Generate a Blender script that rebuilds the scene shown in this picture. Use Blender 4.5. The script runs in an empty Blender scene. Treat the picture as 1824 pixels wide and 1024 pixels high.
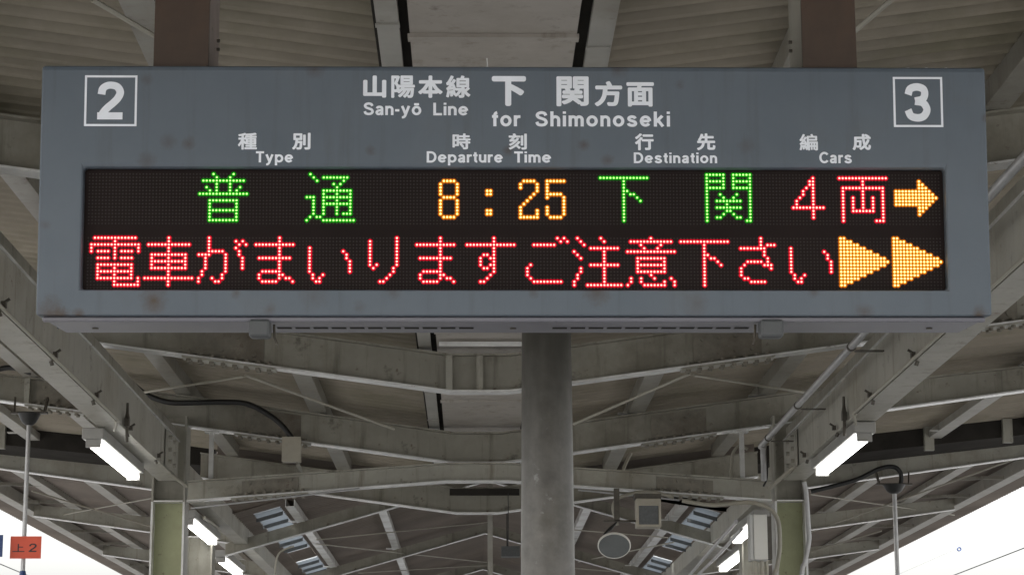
import bpy, math, random
from mathutils import Vector, Matrix
R = math.radians
rng = random.Random(7)
scene = bpy.context.scene
COL = scene.collection

# ------------------------------------------------------------------ camera, world, sun, exposure
EYE = 1.55                       # camera height above the platform
F = 4000.0                       # focal length in photo pixels (photo 1824 x 1024)
_Y = Vector((-70, -843, F)).normalized()          # platform direction, seen from the camera (right, up, forward)
_r = 0.0006
_Z = Vector((math.sin(_r), math.cos(_r), 0)); _Z = (_Z - _Z.dot(_Y) * _Y).normalized()
_X = _Y.cross(_Z)
if _X.x < 0: _X = -_X
right = Vector((_X.x, _Y.x, _Z.x)); up = Vector((_X.y, _Y.y, _Z.y)); fwd = Vector((_X.z, _Y.z, _Z.z))
cam = bpy.data.objects.new('camera', bpy.data.cameras.new('camera')); COL.objects.link(cam)
cam.matrix_world = Matrix(((right.x, up.x, -fwd.x, 0), (right.y, up.y, -fwd.y, 0), (right.z, up.z, -fwd.z, EYE), (0, 0, 0, 1)))
cam.data.sensor_width = 36; cam.data.lens = 36 * F / 1824
cam.data.clip_start = 0.05; cam.data.clip_end = 3000
scene.camera = cam

EXPOSURE = 1.8
K = 1 / 2 ** EXPOSURE            # emission that reaches display 1.0
scene.view_settings.view_transform = 'Standard'; scene.view_settings.look = 'None'
scene.view_settings.exposure = EXPOSURE; scene.view_settings.gamma = 1
SUN_EL, SUN_AZ = R(48), R(200)
world = bpy.data.worlds.new('World'); scene.world = world; world.use_nodes = True
wn = world.node_tree.nodes; wn.clear()
sky = wn.new('ShaderNodeTexSky'); sky.sky_type = 'NISHITA'; sky.sun_disc = False
sky.sun_elevation = SUN_EL; sky.sun_rotation = SUN_AZ; sky.air_density = 1.6; sky.dust_density = 6; sky.ozone_density = 1.0
bg = wn.new('ShaderNodeBackground'); bg.inputs[1].default_value = 0.15
wo = wn.new('ShaderNodeOutputWorld')
hs = wn.new('ShaderNodeHueSaturation'); hs.inputs['Saturation'].default_value = 0.15      # overcast: nearly colourless
world.node_tree.links.new(sky.outputs[0], hs.inputs['Color']); world.node_tree.links.new(hs.outputs[0], bg.inputs[0]); world.node_tree.links.new(bg.outputs[0], wo.inputs[0])
sl = bpy.data.lights.new('sun', 'SUN'); sl.energy = .5; sl.angle = R(14); sl.color = (1, .985, .96)
so = bpy.data.objects.new('sun', sl); COL.objects.link(so)
so.rotation_euler = Vector((math.sin(SUN_AZ) * math.cos(SUN_EL), math.cos(SUN_AZ) * math.cos(SUN_EL), math.sin(SUN_EL))).to_track_quat('Z', 'Y').to_euler()
scene.cycles.use_denoising = True; scene.cycles.max_bounces = 8; scene.cycles.diffuse_bounces = 5
scene.cycles.sample_clamp_indirect = 4

# ------------------------------------------------------------------ pixel of the photo -> point of the place
def ray(px, py):
    return right * ((px - 912) / F) + up * ((512 - py) / F) + fwd
def at(px, py, Y=None, Z=None, X=None):
    d = ray(px, py)
    k = Y / d.y if Y is not None else (Z - EYE) / d.z if Z is not None else X / d.x
    return Vector((0, 0, EYE)) + d * k

# ------------------------------------------------------------------ materials
def new_mat(name):
    m = bpy.data.materials.new(name); m.use_nodes = True
    nt = m.node_tree; return m, nt, nt.nodes['Principled BSDF']
def paint(name, c, rough=.55, var=.25, scale=3.0, stain=None, stain_amt=.35, stain_scale=1.2, speck=None, bump=.0, metal=0, streak=False, drip=None):
    """painted or bare surface: base colour broken up by two noises, optional stain colour and specks"""
    m, nt, b = new_mat(name); L = nt.links.new
    tc = nt.nodes.new('ShaderNodeTexCoord')
    vec = tc.outputs['Object']
    if streak:
        mp = nt.nodes.new('ShaderNodeMapping'); mp.inputs['Scale'].default_value = (1, 1, .12); L(vec, mp.inputs[0]); vec = mp.outputs[0]
    n1 = nt.nodes.new('ShaderNodeTexNoise'); n1.inputs['Scale'].default_value = scale; n1.inputs['Detail'].default_value = 8; n1.inputs['Roughness'].default_value = .65
    L(vec, n1.inputs['Vector'])
    r1 = nt.nodes.new('ShaderNodeValToRGB'); r1.color_ramp.elements[0].position = .3; r1.color_ramp.elements[1].position = .7
    r1.color_ramp.elements[0].color = (*[x * (1 - var) for x in c], 1); r1.color_ramp.elements[1].color = (*[min(1, x * (1 + var)) for x in c], 1)
    L(n1.outputs['Fac'], r1.inputs[0]); out = r1.outputs[0]
    def over(out, col, sc, lo, hi, amt):
        n = nt.nodes.new('ShaderNodeTexNoise'); n.inputs['Scale'].default_value = sc; n.inputs['Detail'].default_value = 10; n.inputs['Roughness'].default_value = .7
        L(vec, n.inputs['Vector'])
        mr = nt.nodes.new('ShaderNodeMapRange'); mr.inputs[1].default_value = lo; mr.inputs[2].default_value = hi; mr.inputs[4].default_value = amt
        L(n.outputs['Fac'], mr.inputs[0])
        mx = nt.nodes.new('ShaderNodeMix'); mx.data_type = 'RGBA'; L(mr.outputs[0], mx.inputs[0]); L(out, mx.inputs[6]); mx.inputs[7].default_value = (*col, 1)
        return mx.outputs[2]
    if stain: out = over(out, stain, stain_scale, .48, .68, stain_amt)
    if drip:
        mp2 = nt.nodes.new('ShaderNodeMapping'); mp2.inputs['Scale'].default_value = (1, 1, .09); L(tc.outputs['Object'], mp2.inputs[0]); keep = vec; vec = mp2.outputs[0]
        out = over(out, drip, 14, .54, .72, .75); vec = keep
        out = over(out, [x * .6 for x in drip], 6.5, .60, .70, .7)
    if speck: out = over(out, speck, 15, .62, .70, .85)
    L(out, b.inputs['Base Color'])
    b.inputs['Roughness'].default_value = rough; b.inputs['Metallic'].default_value = metal
    if bump:
        bp = nt.nodes.new('ShaderNodeBump'); bp.inputs['Strength'].default_value = bump; bp.inputs['Distance'].default_value = .004
        L(n1.outputs['Fac'], bp.inputs['Height']); L(bp.outputs[0], b.inputs['Normal'])
    return m
def glow(name, c, s):
    m, nt, b = new_mat(name); b.inputs['Base Color'].default_value = (*[x * .03 for x in c], 1); b.inputs['Specular IOR Level'].default_value = .05
    b.inputs['Emission Color'].default_value = (*c, 1); b.inputs['Emission Strength'].default_value = s
    b.inputs['Roughness'].default_value = .3
    return m

STEEL = paint('grey_green_steel_paint', (.275, .262, .216), .5, .2, 2.5, (.115, .098, .065), .6, 1.9, (.085, .045, .025), .12, drip=(.10, .088, .062))
STEEL2 = paint('pale_steel_paint', (.335, .325, .275), .5, .2, 2.2, (.16, .135, .09), .55, 1.7, (.10, .055, .03), .1, drip=(.13, .11, .075))
SPLICE = paint('grimy_splice_plate', (.205, .188, .15), .6, .3, 9, (.10, .07, .045), .6, 5, (.08, .04, .02), .15)
GIRD = paint('girder_steel_paint', (.385, .372, .322), .5, .15, 1.8, (.19, .16, .105), .55, 1.4, (.12, .065, .035), .1, drip=(.17, .14, .095))
FLANGE = paint('flange_sheen_paint', (.70, .70, .68), .22, .16, 5, (.26, .22, .16), .45, 2.8, (.14, .08, .05), .05)  # pale: the bright sheen on undersides is put into the colour
PURL = paint('purlin_paint', (.27, .26, .225), .4, .22, 3, (.16, .13, .09), .55, 1.9, (.10, .055, .03), .1, drip=(.13, .105, .07))
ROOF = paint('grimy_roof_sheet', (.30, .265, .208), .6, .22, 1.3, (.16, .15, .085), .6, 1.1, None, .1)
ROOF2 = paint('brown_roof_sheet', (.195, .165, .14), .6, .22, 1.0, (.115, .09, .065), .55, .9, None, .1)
SOFFIT = paint('soffit_panel', (.40, .37, .33), .6, .12, 2.0, (.24, .20, .15), .45, 1.3, None, .05, drip=(.22, .185, .14))
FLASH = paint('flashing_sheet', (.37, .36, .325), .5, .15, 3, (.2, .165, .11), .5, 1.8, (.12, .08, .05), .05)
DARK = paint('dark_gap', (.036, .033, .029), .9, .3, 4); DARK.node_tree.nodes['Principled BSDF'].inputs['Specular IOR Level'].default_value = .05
RUSTY = paint('rusty_brown_paint', (.062, .040, .027), .65, .35, 4, (.085, .04, .02), .5, 3.5, (.03, .018, .012), .2)
HSIDE = paint('lit_side_paint', (.23, .19, .17), .6, .25, 5, (.12, .08, .06), .5, 3, (.05, .03, .02), .1)  # paler tone puts the lit inner side of the post into colour
GREEN = paint('olive_green_paint', (.34, .355, .205), .5, .15, 3, (.20, .20, .11), .5, 1.8, (.10, .07, .04), .1)
CONC = paint('weathered_concrete', (.175, .165, .148), .45, .25, 14, (.105, .094, .068), .55, 5, (.36, .36, .34), .3, streak=False)
def head_shade(m):
    # shade at the head of the pole painted into the colour, broken into streaks
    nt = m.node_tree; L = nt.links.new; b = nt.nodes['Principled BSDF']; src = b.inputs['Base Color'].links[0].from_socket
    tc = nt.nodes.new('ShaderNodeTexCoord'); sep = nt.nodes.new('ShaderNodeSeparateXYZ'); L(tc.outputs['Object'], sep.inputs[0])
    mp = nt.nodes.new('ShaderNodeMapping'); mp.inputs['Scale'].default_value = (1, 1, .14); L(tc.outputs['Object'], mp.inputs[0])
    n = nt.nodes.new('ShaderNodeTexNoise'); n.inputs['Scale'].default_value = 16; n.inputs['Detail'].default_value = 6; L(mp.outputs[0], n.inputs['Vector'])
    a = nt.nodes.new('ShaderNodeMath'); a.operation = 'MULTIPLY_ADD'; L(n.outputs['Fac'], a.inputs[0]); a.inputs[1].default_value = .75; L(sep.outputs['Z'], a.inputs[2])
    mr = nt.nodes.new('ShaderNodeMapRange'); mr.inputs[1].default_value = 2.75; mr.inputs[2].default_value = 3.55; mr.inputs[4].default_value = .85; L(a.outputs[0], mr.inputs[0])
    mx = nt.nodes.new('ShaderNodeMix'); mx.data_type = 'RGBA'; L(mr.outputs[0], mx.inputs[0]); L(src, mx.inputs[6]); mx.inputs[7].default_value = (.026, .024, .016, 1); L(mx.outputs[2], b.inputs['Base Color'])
head_shade(CONC)
PLAT = paint('platform_asphalt', (.215, .215, .215), .85, .2, 2.5, (.14, .14, .14), .4, .8)
BALLAST = paint('track_ballast', (.17, .165, .16), .9, .45, 30, (.09, .085, .08), .4, 2)
EARTH = paint('ground_gravel', (.20, .20, .20), .9, .3, 1.0)
CABLE = paint('black_cable', (.018, .018, .017), .45, .2, 8)
PIPE = paint('galvanised_pipe', (.42, .42, .42), .38, .15, 9, (.3, .26, .2), .3, 4, None, 0, .35)
PIPE2 = paint('beige_conduit', (.36, .34, .28), .5, .15, 8, (.2, .16, .1), .4, 4)
WHITE = paint('white_enamel', (.66, .65, .60), .4, .08, 6, (.4, .36, .28), .25, 3)
LAMPB = paint('grey_lamp_housing', (.30, .295, .275), .5, .1, 6, (.2, .17, .12), .4, 4)
BOXM = paint('cream_box', (.40, .37, .30), .5, .12, 6, (.25, .2, .13), .3, 4)
GREYBOX = paint('grey_box', (.50, .50, .48), .42, .1, 5, (.3, .27, .22), .35, 3)
BOLT = paint('dark_bolt', (.075, .065, .05), .5, .3, 20)
DISC = paint('grey_disc_face', (.16, .17, .168), .5, .12, 9)
GRILLE = paint('speaker_grille', (.11, .115, .115), .6, .2, 60)
ORANGE = paint('orange_plate', (.66, .085, .035), .45, .08, 6)
INK = paint('black_ink', (.022, .016, .018), .5, .2, 6)
BLUE = paint('blue_plate', (.02, .05, .16), .45, .1, 6)
BAR = paint('led_mask', (.0155, .0105, .0095), .75, .15, 3)
LETTER = paint('white_lettering', (.80, .83, .88), .5, .05, 14, (.56, .57, .58), .3, 5)
CATCH = paint('catch_paint', (.06, .064, .066), .5, .15, 6)
UNDER = paint('sign_underside_paint', (.135, .133, .155), .42, .1, 5, (.15, .14, .13), .45, 2.5, None, .03)
TUBE = glow('fluorescent_tube', (1, .99, .96), 11 * K)
SKYL = None
def skylight_mat():
    m, nt, b = new_mat('translucent_roof_sheet'); L = nt.links.new
    tr = nt.nodes.new('ShaderNodeBsdfTranslucent'); tr.inputs[0].default_value = (.20, .23, .26, 1)
    mx = nt.nodes.new('ShaderNodeMixShader'); mx.inputs[0].default_value = .42
    b.inputs['Base Color'].default_value = (.34, .36, .37, 1); b.inputs['Roughness'].default_value = .35
    L(b.outputs[0], mx.inputs[1]); L(tr.outputs[0], mx.inputs[2]); L(mx.outputs[0], nt.nodes['Material Output'].inputs[0])
    return m
SKYL = skylight_mat()
LED = {k: (glow('led_lens_' + k, c1, s1 * K), glow('led_core_' + k, c2, s2 * K)) for k, c1, s1, c2, s2 in (
    ('red', (1, .004, .035), 1.15, (1, .50, .38), 2.4),
    ('green', (.02, .85, .006), .62, (.5, 1, .26), 1.7),
    ('amber', (1, .33, .006), 1.15, (1, .80, .26), 2.6))}
HALO = {k: glow('led_bloom_' + k, c, v * K) for k, c, v in (('red', (1, .004, .03), .66), ('green', (.02, .9, .01), .22), ('amber', (1, .22, .004), .55))}  # wide emissive ring past each dot's lens, imitating bloom
UNLIT = paint('unlit_led', (.036, .030, .028), .5, .1, 8)
for m_ in (BAR, UNLIT): m_.node_tree.nodes['Principled BSDF'].inputs['Specular IOR Level'].default_value = .12

# ------------------------------------------------------------------ mesh builder and object helpers
class MB:
    def __init__(s): s.v = []; s.f = []; s.m = []
    def face(s, pts, mi=0):
        i = len(s.v); s.v += [tuple(p) for p in pts]; s.f.append(tuple(range(i, i + len(pts)))); s.m.append(mi)
    def grid(s, rings, closed=False, caps=False, mi=0):
        i0 = len(s.v); n = len(rings[0])
        for r in rings: s.v += [tuple(p) for p in r]
        for a in range(len(rings) - 1):
            for b in range(n if closed else n - 1):
                c = (b + 1) % n
                s.f.append((i0 + a * n + b, i0 + a * n + c, i0 + (a + 1) * n + c, i0 + (a + 1) * n + b)); s.m.append(mi)
        if caps:
            s.f.append(tuple(reversed(range(i0, i0 + n)))); s.m.append(mi)
            s.f.append(tuple(range(i0 + (len(rings) - 1) * n, i0 + len(rings) * n))); s.m.append(mi)
        return s
    def box(s, lo, hi, mi=0):
        (a, b, c), (d, e, f) = lo, hi
        return s.grid([[(a, b, c), (d, b, c), (d, e, c), (a, e, c)], [(a, b, f), (d, b, f), (d, e, f), (a, e, f)]], True, True, mi)
    def bar(s, p, q, w, h, ref=(0, 0, 1), mi=0):
        """rectangular prism from p to q: w across, h along ref"""
        p, q = Vector(p), Vector(q); d = (q - p).normalized(); r = Vector(ref)
        a = d.cross(r).normalized(); b = a.cross(d).normalized()
        off = [a * w / 2 + b * h / 2, -a * w / 2 + b * h / 2, -a * w / 2 - b * h / 2, a * w / 2 - b * h / 2]
        return s.grid([[p + o for o in off], [q + o for o in off]], True, True, mi)
    def tube(s, pts, r, n=10, mi=0, caps=True):
        pts = [Vector(p) for p in pts]; rings = []; a = None
        for i, p in enumerate(pts):
            d = (pts[min(i + 1, len(pts) - 1)] - pts[max(i - 1, 0)]).normalized()
            if a is None: a = d.cross(Vector((0, 0, 1)) if abs(d.z) < .9 else Vector((1, 0, 0))).normalized()
            a = (a - a.dot(d) * d).normalized(); b = d.cross(a)
            rr = r[i] if isinstance(r, (list, tuple)) else r
            rings.append([p + (a * math.cos(t) + b * math.sin(t)) * rr for t in (2 * math.pi * k / n for k in range(n))])
        return s.grid(rings, True, caps, mi)
    def build(s, name, mats, parent=None, smooth=False, bevel=0):
        me = bpy.data.meshes.new(name); me.from_pydata(s.v, [], s.f)
        for m in (mats if isinstance(mats, (list, tuple)) else [mats]): me.materials.append(m)
        me.polygons.foreach_set('material_index', s.m)
        me.update()
        o = bpy.data.objects.new(name, me); COL.objects.link(o)
        if parent is not None:
            o.parent = parent
        if smooth:
            me.polygons.foreach_set('use_smooth', [True] * len(me.polygons))
            try: me.set_sharp_from_angle(angle=R(40))
            except Exception: pass
        if bevel:
            bv = o.modifiers.new('bevel', 'BEVEL'); bv.width = bevel; bv.segments = 2; bv.limit_method = 'ANGLE'; bv.angle_limit = R(40)
        return o
def tag(o, label=None, cat=None, group=None, kind=None):
    if label: o['label'] = label
    if cat: o['category'] = cat
    if group: o['group'] = group
    if kind: o['kind'] = kind
    return o
def thing(name, loc, label, cat, group=None, rot=None):
    o = bpy.data.objects.new(name, None); COL.objects.link(o); o.empty_display_size = .1
    if rot is not None: o.matrix_world = Matrix.Translation(loc) @ rot.to_4x4()
    else: o.location = loc
    return tag(o, label, cat, group)
def curve(pts, n=8):
    """Catmull-Rom through points"""
    pts = [Vector(p) for p in pts]; q = [pts[0] * 2 - pts[1]] + pts + [pts[-1] * 2 - pts[-2]]; out = []
    for i in range(1, len(q) - 2):
        for k in range(n):
            t = k / n; a, b, c, d = q[i - 1], q[i], q[i + 1], q[i + 2]
            out.append(.5 * (2 * b + (c - a) * t + (2 * a - 5 * b + 4 * c - d) * t * t + (3 * b - a - 3 * c + d) * t ** 3))
    return out + [pts[-1]]
def off(pts, o): return [Vector(p) - Vector(o) for p in pts]

# ------------------------------------------------------------------ the setting
def struct(name, mb, m): return tag(mb.build(name, m), kind='structure')
struct('platform', MB().box((-4.3, -30, -.9), (4.6, 90, 0)), PLAT)
for nm, a, b in (('track_bed', -9.5, -4.5), ('track_bed', 4.8, 9.8)):
    struct(nm, MB().box((a, -60, -1.3), (b, 200, -1.05)), BALLAST)
struct('ground', MB().box((-1500, -1500, -1.6), (1500, 1500, -1.3)), EARTH)

# ------------------------------------------------------------------ canopy: levels
XC = .03
def zbeam(x): return EYE + 1.752 + .138 * max(abs(x - XC), .145)          # underside of the butterfly beams
BD = .19                                                                   # beam depth
def bdep(x): return BD - .072 * min(1, max(0, (abs(x) - 2.1) / 2.5))         # the beams taper towards the eaves
def zroof(x): return zbeam(x) + bdep(x) + .088 - .03 * min(1, max(0, (abs(x) - 2.1) / 2.5))   # underside of roof sheets
RIDGE = .12
def zgable(x): return EYE + 2.175 - .286 * abs(x - RIDGE)                 # underside of gable rafters
Y0, Y1, Y2, Y4 = 7.46, 10.93, 13.62, 16.45
YG = (17.78, 22.0, 26.2, 30.4)

def corrug(y0, y1, pitch, depth, z_of, xs, mb):
    """sheet whose ribs run across the platform; z_of(x) plus a trapezoid wave along y"""
    prof = [(k / 12, (.5 - .5 * math.cos(2 * math.pi * k / 12)) ** .85) for k in range(12)]; ys = []
    n = int((y1 - y0) / pitch)
    for k in range(n):
        for t, h in prof: ys.append((y0 + (k + t) * pitch, h * depth))
    ys.append((y0 + n * pitch, 0))
    for dz in (0,):
        mb.grid([[(x, y, z_of(x) + h) for x in xs] for y, h in ys])
    return mb
roof = thing('canopy_roof', (0, 0, 0), 'grimy beige platform canopy roof of ribbed metal sheets sloping down to a flat soffit strip', 'roof')
EL, ER, YB = -4.97, 5.5, -.4  # YB: unseen near end of the roof, set for light reaching the sign
EBL, EBR = -4.3, 4.75      # eave channels
corrug(YB, 17.0, .114, .082, zroof, (EL, -2.2, -.27), MB()).build('roof_sheet', ROOF, roof)
corrug(YB, 17.0, .114, .082, zroof, (.36, 2.3, ER), MB()).build('roof_sheet', ROOF, roof)
# lower wings and the gabled middle, further along the platform
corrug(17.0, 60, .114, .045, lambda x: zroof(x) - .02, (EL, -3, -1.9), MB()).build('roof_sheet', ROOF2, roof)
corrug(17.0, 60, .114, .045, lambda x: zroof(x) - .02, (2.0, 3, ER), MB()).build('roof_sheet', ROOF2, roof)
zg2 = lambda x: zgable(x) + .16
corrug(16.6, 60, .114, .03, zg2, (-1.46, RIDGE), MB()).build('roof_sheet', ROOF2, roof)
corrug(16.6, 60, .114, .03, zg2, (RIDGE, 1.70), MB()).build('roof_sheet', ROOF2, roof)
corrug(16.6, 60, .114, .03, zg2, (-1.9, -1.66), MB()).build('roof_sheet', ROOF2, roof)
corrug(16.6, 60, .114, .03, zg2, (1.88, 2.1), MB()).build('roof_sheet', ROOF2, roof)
for s, (xa, xb) in ((-1, (-1.66, -1.46)), (1, (1.70, 1.88))):
    corrug(16.6, 17.03, .114, .03, zg2, (xa, xb), MB()).build('roof_sheet', ROOF2, roof)
    for k in range(5):
        y = 17.0 + k * 4.2
        m = MB(); corrug(y, y + 3.2, .114, .03, zg2, (xa, xb), m); m.build('skylight', SKYL, roof)
        corrug(y + 3.2, y + 4.2, .114, .03, zg2, (xa, xb), MB()).build('roof_sheet', ROOF2, roof)
        for q in range(6):
            yy = y + .25 + q * .52; ze = [(x, zg2(x)) for x in (xa, xb)]
            m = MB(); m.grid([[(x, yy, z - .03), (x, yy + .022, z - .03), (x, yy + .022, z - .002), (x, yy, z - .002)] for x, z in ze], True, True); m.build('skylight_rib', GRILLE, roof)
    # joint between the butterfly roof and the gable: end sheets above the last butterfly beam
# gable end cladding above frame 4
m = MB(); m.grid([[(x, 16.62, zg2(x)) for x in (-1.9, RIDGE, 2.1)], [(x, 16.62, zroof(x) + .03) for x in (-1.9, RIDGE, 2.1)]]); m.build('gable_sheet', ROOF2, roof)
# dark expansion gap between the two canopies
for a, b in ((EL, -1.95), (2.05, ER)):
    m = MB(); m.grid([[(x, y, z) for x, y, z in ((a, 16.84, zroof(a) + .25), (a, 16.84, zroof(a) - .13), (a, 17.5, zroof(a) - .13), (a, 17.5, zroof(a) + .25))], [(x, y, z) for x, y, z in ((b, 16.84, zroof(b) + .25), (b, 16.84, zroof(b) - .13), (b, 17.5, zroof(b) - .13), (b, 17.5, zroof(b) + .25))]], True, True); m.build('expansion_gap', DARK, roof)
for xp in (-4.2, -3.55, -2.6, 2.7, 3.45, 4.05, 4.6):
    MB().box((xp - .036, 16.79, zroof(xp) - .16), (xp + .036, 16.838, zroof(xp) + .02)).build('gap_batten', STEEL2, roof)
# flat soffit strip along the valley, in panels with lapped joints, and the flashings beside it
PZ = EYE + 2.0
px0, px1 = -.178, .292
yj = [-.35, 1.8, 3.9, 6.06, 8.3, 10.5, 12.6, 14.6, 16.4]
for a, b in zip(yj, yj[1:]):
    m = MB(); m.box((px0, a + .004, PZ), (px1, b - .004, PZ + .012))
    m.box((px0 - .006, b - .03, PZ - .012), (px1 + .006, b + .012, PZ - .0005))
    m.build('soffit_panel', SOFFIT, roof)
MB().box((px0 - .06, YB, PZ + .03), (px1 + .06, 16.5, PZ + .045)).build('valley_gutter', DARK, roof)
for s, x in ((-1, px0 - .028), (1, px1 + .034)):
    for k in range(16):
        y = -.35 + k * 1.05 + (.2 if s > 0 else 0)
        xa, xb = (x, x + s * .062)
        m = MB(); m.box((min(xa, xb), y, PZ - .004), (max(xa, xb), y + 1.044, PZ + .02))
        m.box((min(xa, xb) - .003, y + 1.03, PZ - .010), (max(xa, xb) + .003, y + 1.055, PZ - .0045)); m.build('valley_flashing', FLASH, roof)
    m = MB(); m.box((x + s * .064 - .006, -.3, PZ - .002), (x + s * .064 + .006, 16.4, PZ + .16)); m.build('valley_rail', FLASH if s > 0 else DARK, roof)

MB().box((-.17, 16.34, EYE + 1.90), (.34, 16.385, EYE + 1.945)).build('dark_slot', DARK, roof)  # dark box put in for the shaded slot above the last beam
MB().box((-.165, 10.70, PZ - .034), (.30, 10.72, PZ - .0135)).build('gutter_lip', FLANGE, roof)

# ------------------------------------------------------------------ bent cross beams
def plate_along(mb, pts, w, t, z0):
    """horizontal plate following pts (x,z) in the plane y=0, width w along y, thickness t, bottom at z+z0"""
    mb.grid([[(x, -w / 2, z + z0), (x, w / 2, z + z0), (x, w / 2, z + z0 + t), (x, -w / 2, z + z0 + t)] for x, z in pts], True, True)
def bent_beam(name, y, pts, depths, fw, label, cat, group, mat, splices=(), stiff=(), bolts=True):
    z0 = min(z for x, z in pts); t = thing(name, (0, y, z0), label, cat, group)
    P = [(x, z - z0) for x, z in pts]
    m = MB(); tw = .004
    m.grid([[(x, -tw, z + .009), (x, tw, z + .009), (x, tw, z + d - .009), (x, -tw, z + d - .009)] for (x, z), d in zip(P, depths)], True, True); m.build('web', mat, t)
    m = MB(); plate_along(m, P, fw, .009, 0); m.build('bottom_flange', FLANGE, t)
    m = MB(); plate_along(m, [(x, z + d - .009) for (x, z), d in zip(P, depths)], fw, .009, 0); m.build('top_flange', mat, t)
    def zz(x):
        for (a, za), (b, zb) in zip(P, P[1:]):
            if a <= x <= b: return za + (zb - za) * (x - a) / (b - a)
        return P[0][1]
    def dd(x):
        for (a, za), (b, zb), da, db in zip(P, P[1:], depths, depths[1:]):
            if a <= x <= b: return da + (db - da) * (x - a) / (b - a)
        return depths[0]
    for x in splices:
        m = MB(); d = dd(x); w = .17
        a, b = x - w, x + w; 
        m.grid([[(a, -tw - .007, zz(a) + .022), (a, -tw - .001, zz(a) + .022), (a, -tw - .001, zz(a) + d - .022), (a, -tw - .007, zz(a) + d - .022)],
                [(b, -tw - .007, zz(b) + .022), (b, -tw - .001, zz(b) + .022), (b, -tw - .001, zz(b) + d - .022), (b, -tw - .007, zz(b) + d - .022)]], True, True)
        for k in range(4):
            for h in (.3, .7):
                bx = x - w * .72 + k * w * .48; bz = zz(bx) + d * h
                m.tube([(bx, -tw - .006, bz), (bx, -tw - .019, bz)], .012, 6)
        m.build('splice_plate', SPLICE, t)
        m = MB(); w = .23
        a, b = x - w, x + w
        m.grid([[(a, -fw / 2, zz(a) - .009), (a, fw / 2, zz(a) - .009), (a, fw / 2, zz(a) - .001), (a, -fw / 2, zz(a) - .001)],
                [(b, -fw / 2, zz(b) - .009), (b, fw / 2, zz(b) - .009), (b, fw / 2, zz(b) - .001), (b, -fw / 2, zz(b) - .001)]], True, True)
        m.build('flange_plate', STEEL2, t)
        m = MB()
        for k in range(8):
            bx = x - w * .86 + k * w * .246
            for yy in (-.032, .032):
                m.tube([(bx, yy, zz(bx) - .009), (bx, yy, zz(bx) - .024)], .0125, 6)
                m.tube([(bx, yy, zz(bx) + .008), (bx, yy, zz(bx) + .026)], .0125, 6)
        m.build('bolts', SPLICE, t)
    for x in stiff:
        m = MB(); m.box((x - .016, -fw / 2 + .004, zz(x) + .010), (x + .016, -tw - .0015, zz(x) + dd(x) - .010)); m.build('stiffener', STEEL2, t)
    return t
def butterfly(y, label, splices, stiff=(), wings=True):
    xs = [EBL + .01, -2.1, XC - .145, XC + .145, 2.1, EBR - .01] if wings else [-2.0, -1.9, XC - .145, XC + .145, 2.0, 2.1]
    ds = [bdep(x) for x in xs]
    return bent_beam('cross_beam', y, [(x, zbeam(x)) for x in xs], ds, .10, label, 'beam', 'bent roof beams across the platform', STEEL, splices, stiff)
butterfly(3.9, 'bent grey roof beam above the departure sign, nearest of the row', ())
butterfly(Y0, 'bent grey roof beam mostly hidden behind the departure sign', (-2.52, -1.18, 1.24, 2.56))
butterfly(Y1, 'bent grey roof beam right under the lower edge of the sign, with upright stiffeners at its middle', (-2.5, -1.2, 1.26, 2.54), (-.117, .033))
butterfly(Y2, 'bent grey roof beam meeting the tops of the green pillars, with the cream junction box', (-2.5, -1.22, 1.26), (-2.95, -2.72))
butterfly(Y4, 'bent pale roof beam lowest behind the concrete pole, under the arched tie beam', (), (), False)
# arched tie between the pillars
ZA, ZB = EYE + 1.644, EYE + 1.527
bent_beam('tie_beam', 13.5, [(-1.715, ZB), (XC - .19, ZA), (XC + .19, ZA), (1.80, ZB)], [.125, .115, .115, .125], .09, 'arched grey tie beam between the two green pillars, highest at its middle', 'beam', None, STEEL2, (-1.22, 1.28))

# ------------------------------------------------------------------ gabled frames further away
for i, y in enumerate(YG):
    z0 = zgable(-1.9)
    t = thing('gable_frame', (0, y, z0), ['gabled rafter pair nearest beyond the pillars, rising to the middle of the platform',
        'gabled rafter pair one bay further off, under the bottom edge of the photo', 'gabled rafter pair third from the pillars, small in the distance', 'gabled rafter pair farthest off, almost lost in the distance'][i], 'roof frame', 'gabled frames beyond the pillars')
    for s, xe in ((-1, -1.95), (1, 2.05)):
        pts = [(RIDGE, zgable(RIDGE) - z0), (xe, zgable(xe) - z0)]
        m = MB(); m.grid([[(x, -.004, z + .007), (x, .004, z + .007), (x, .004, z + .1), (x, -.004, z + .1)] for x, z in pts], True, True)
        r = m.build('rafter', STEEL, t)
        m = MB(); plate_along(m, pts, .075, .007, 0); m.build('bottom_flange', FLANGE, r)
        xo = EBL + .01 if s < 0 else EBR - .01
        pts = [(xe, zbeam(xe) - z0), (xo, zbeam(xo) - z0)]
        m = MB(); m.grid([[(x, -.004, z + .007), (x, .004, z + .007), (x, .004, z + d), (x, -.004, z + d)] for (x, z), d in zip(pts, (bdep(2), bdep(9)))], True, True)
        r = m.build('wing_beam', STEEL2, t)
        m = MB(); plate_along(m, pts, .085, .009, 0); m.build('bottom_flange', FLANGE, r)
    if i == 0:
        for xp in (-3.55, -2.5, 2.66, 3.69, 4.3):
            m = MB(); m.box((xp - .04, -.05, zbeam(xp) + bdep(xp) - z0), (xp + .04, .02, zroof(xp) - z0 + .1)); m.build('prop', STEEL2, t)

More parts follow.
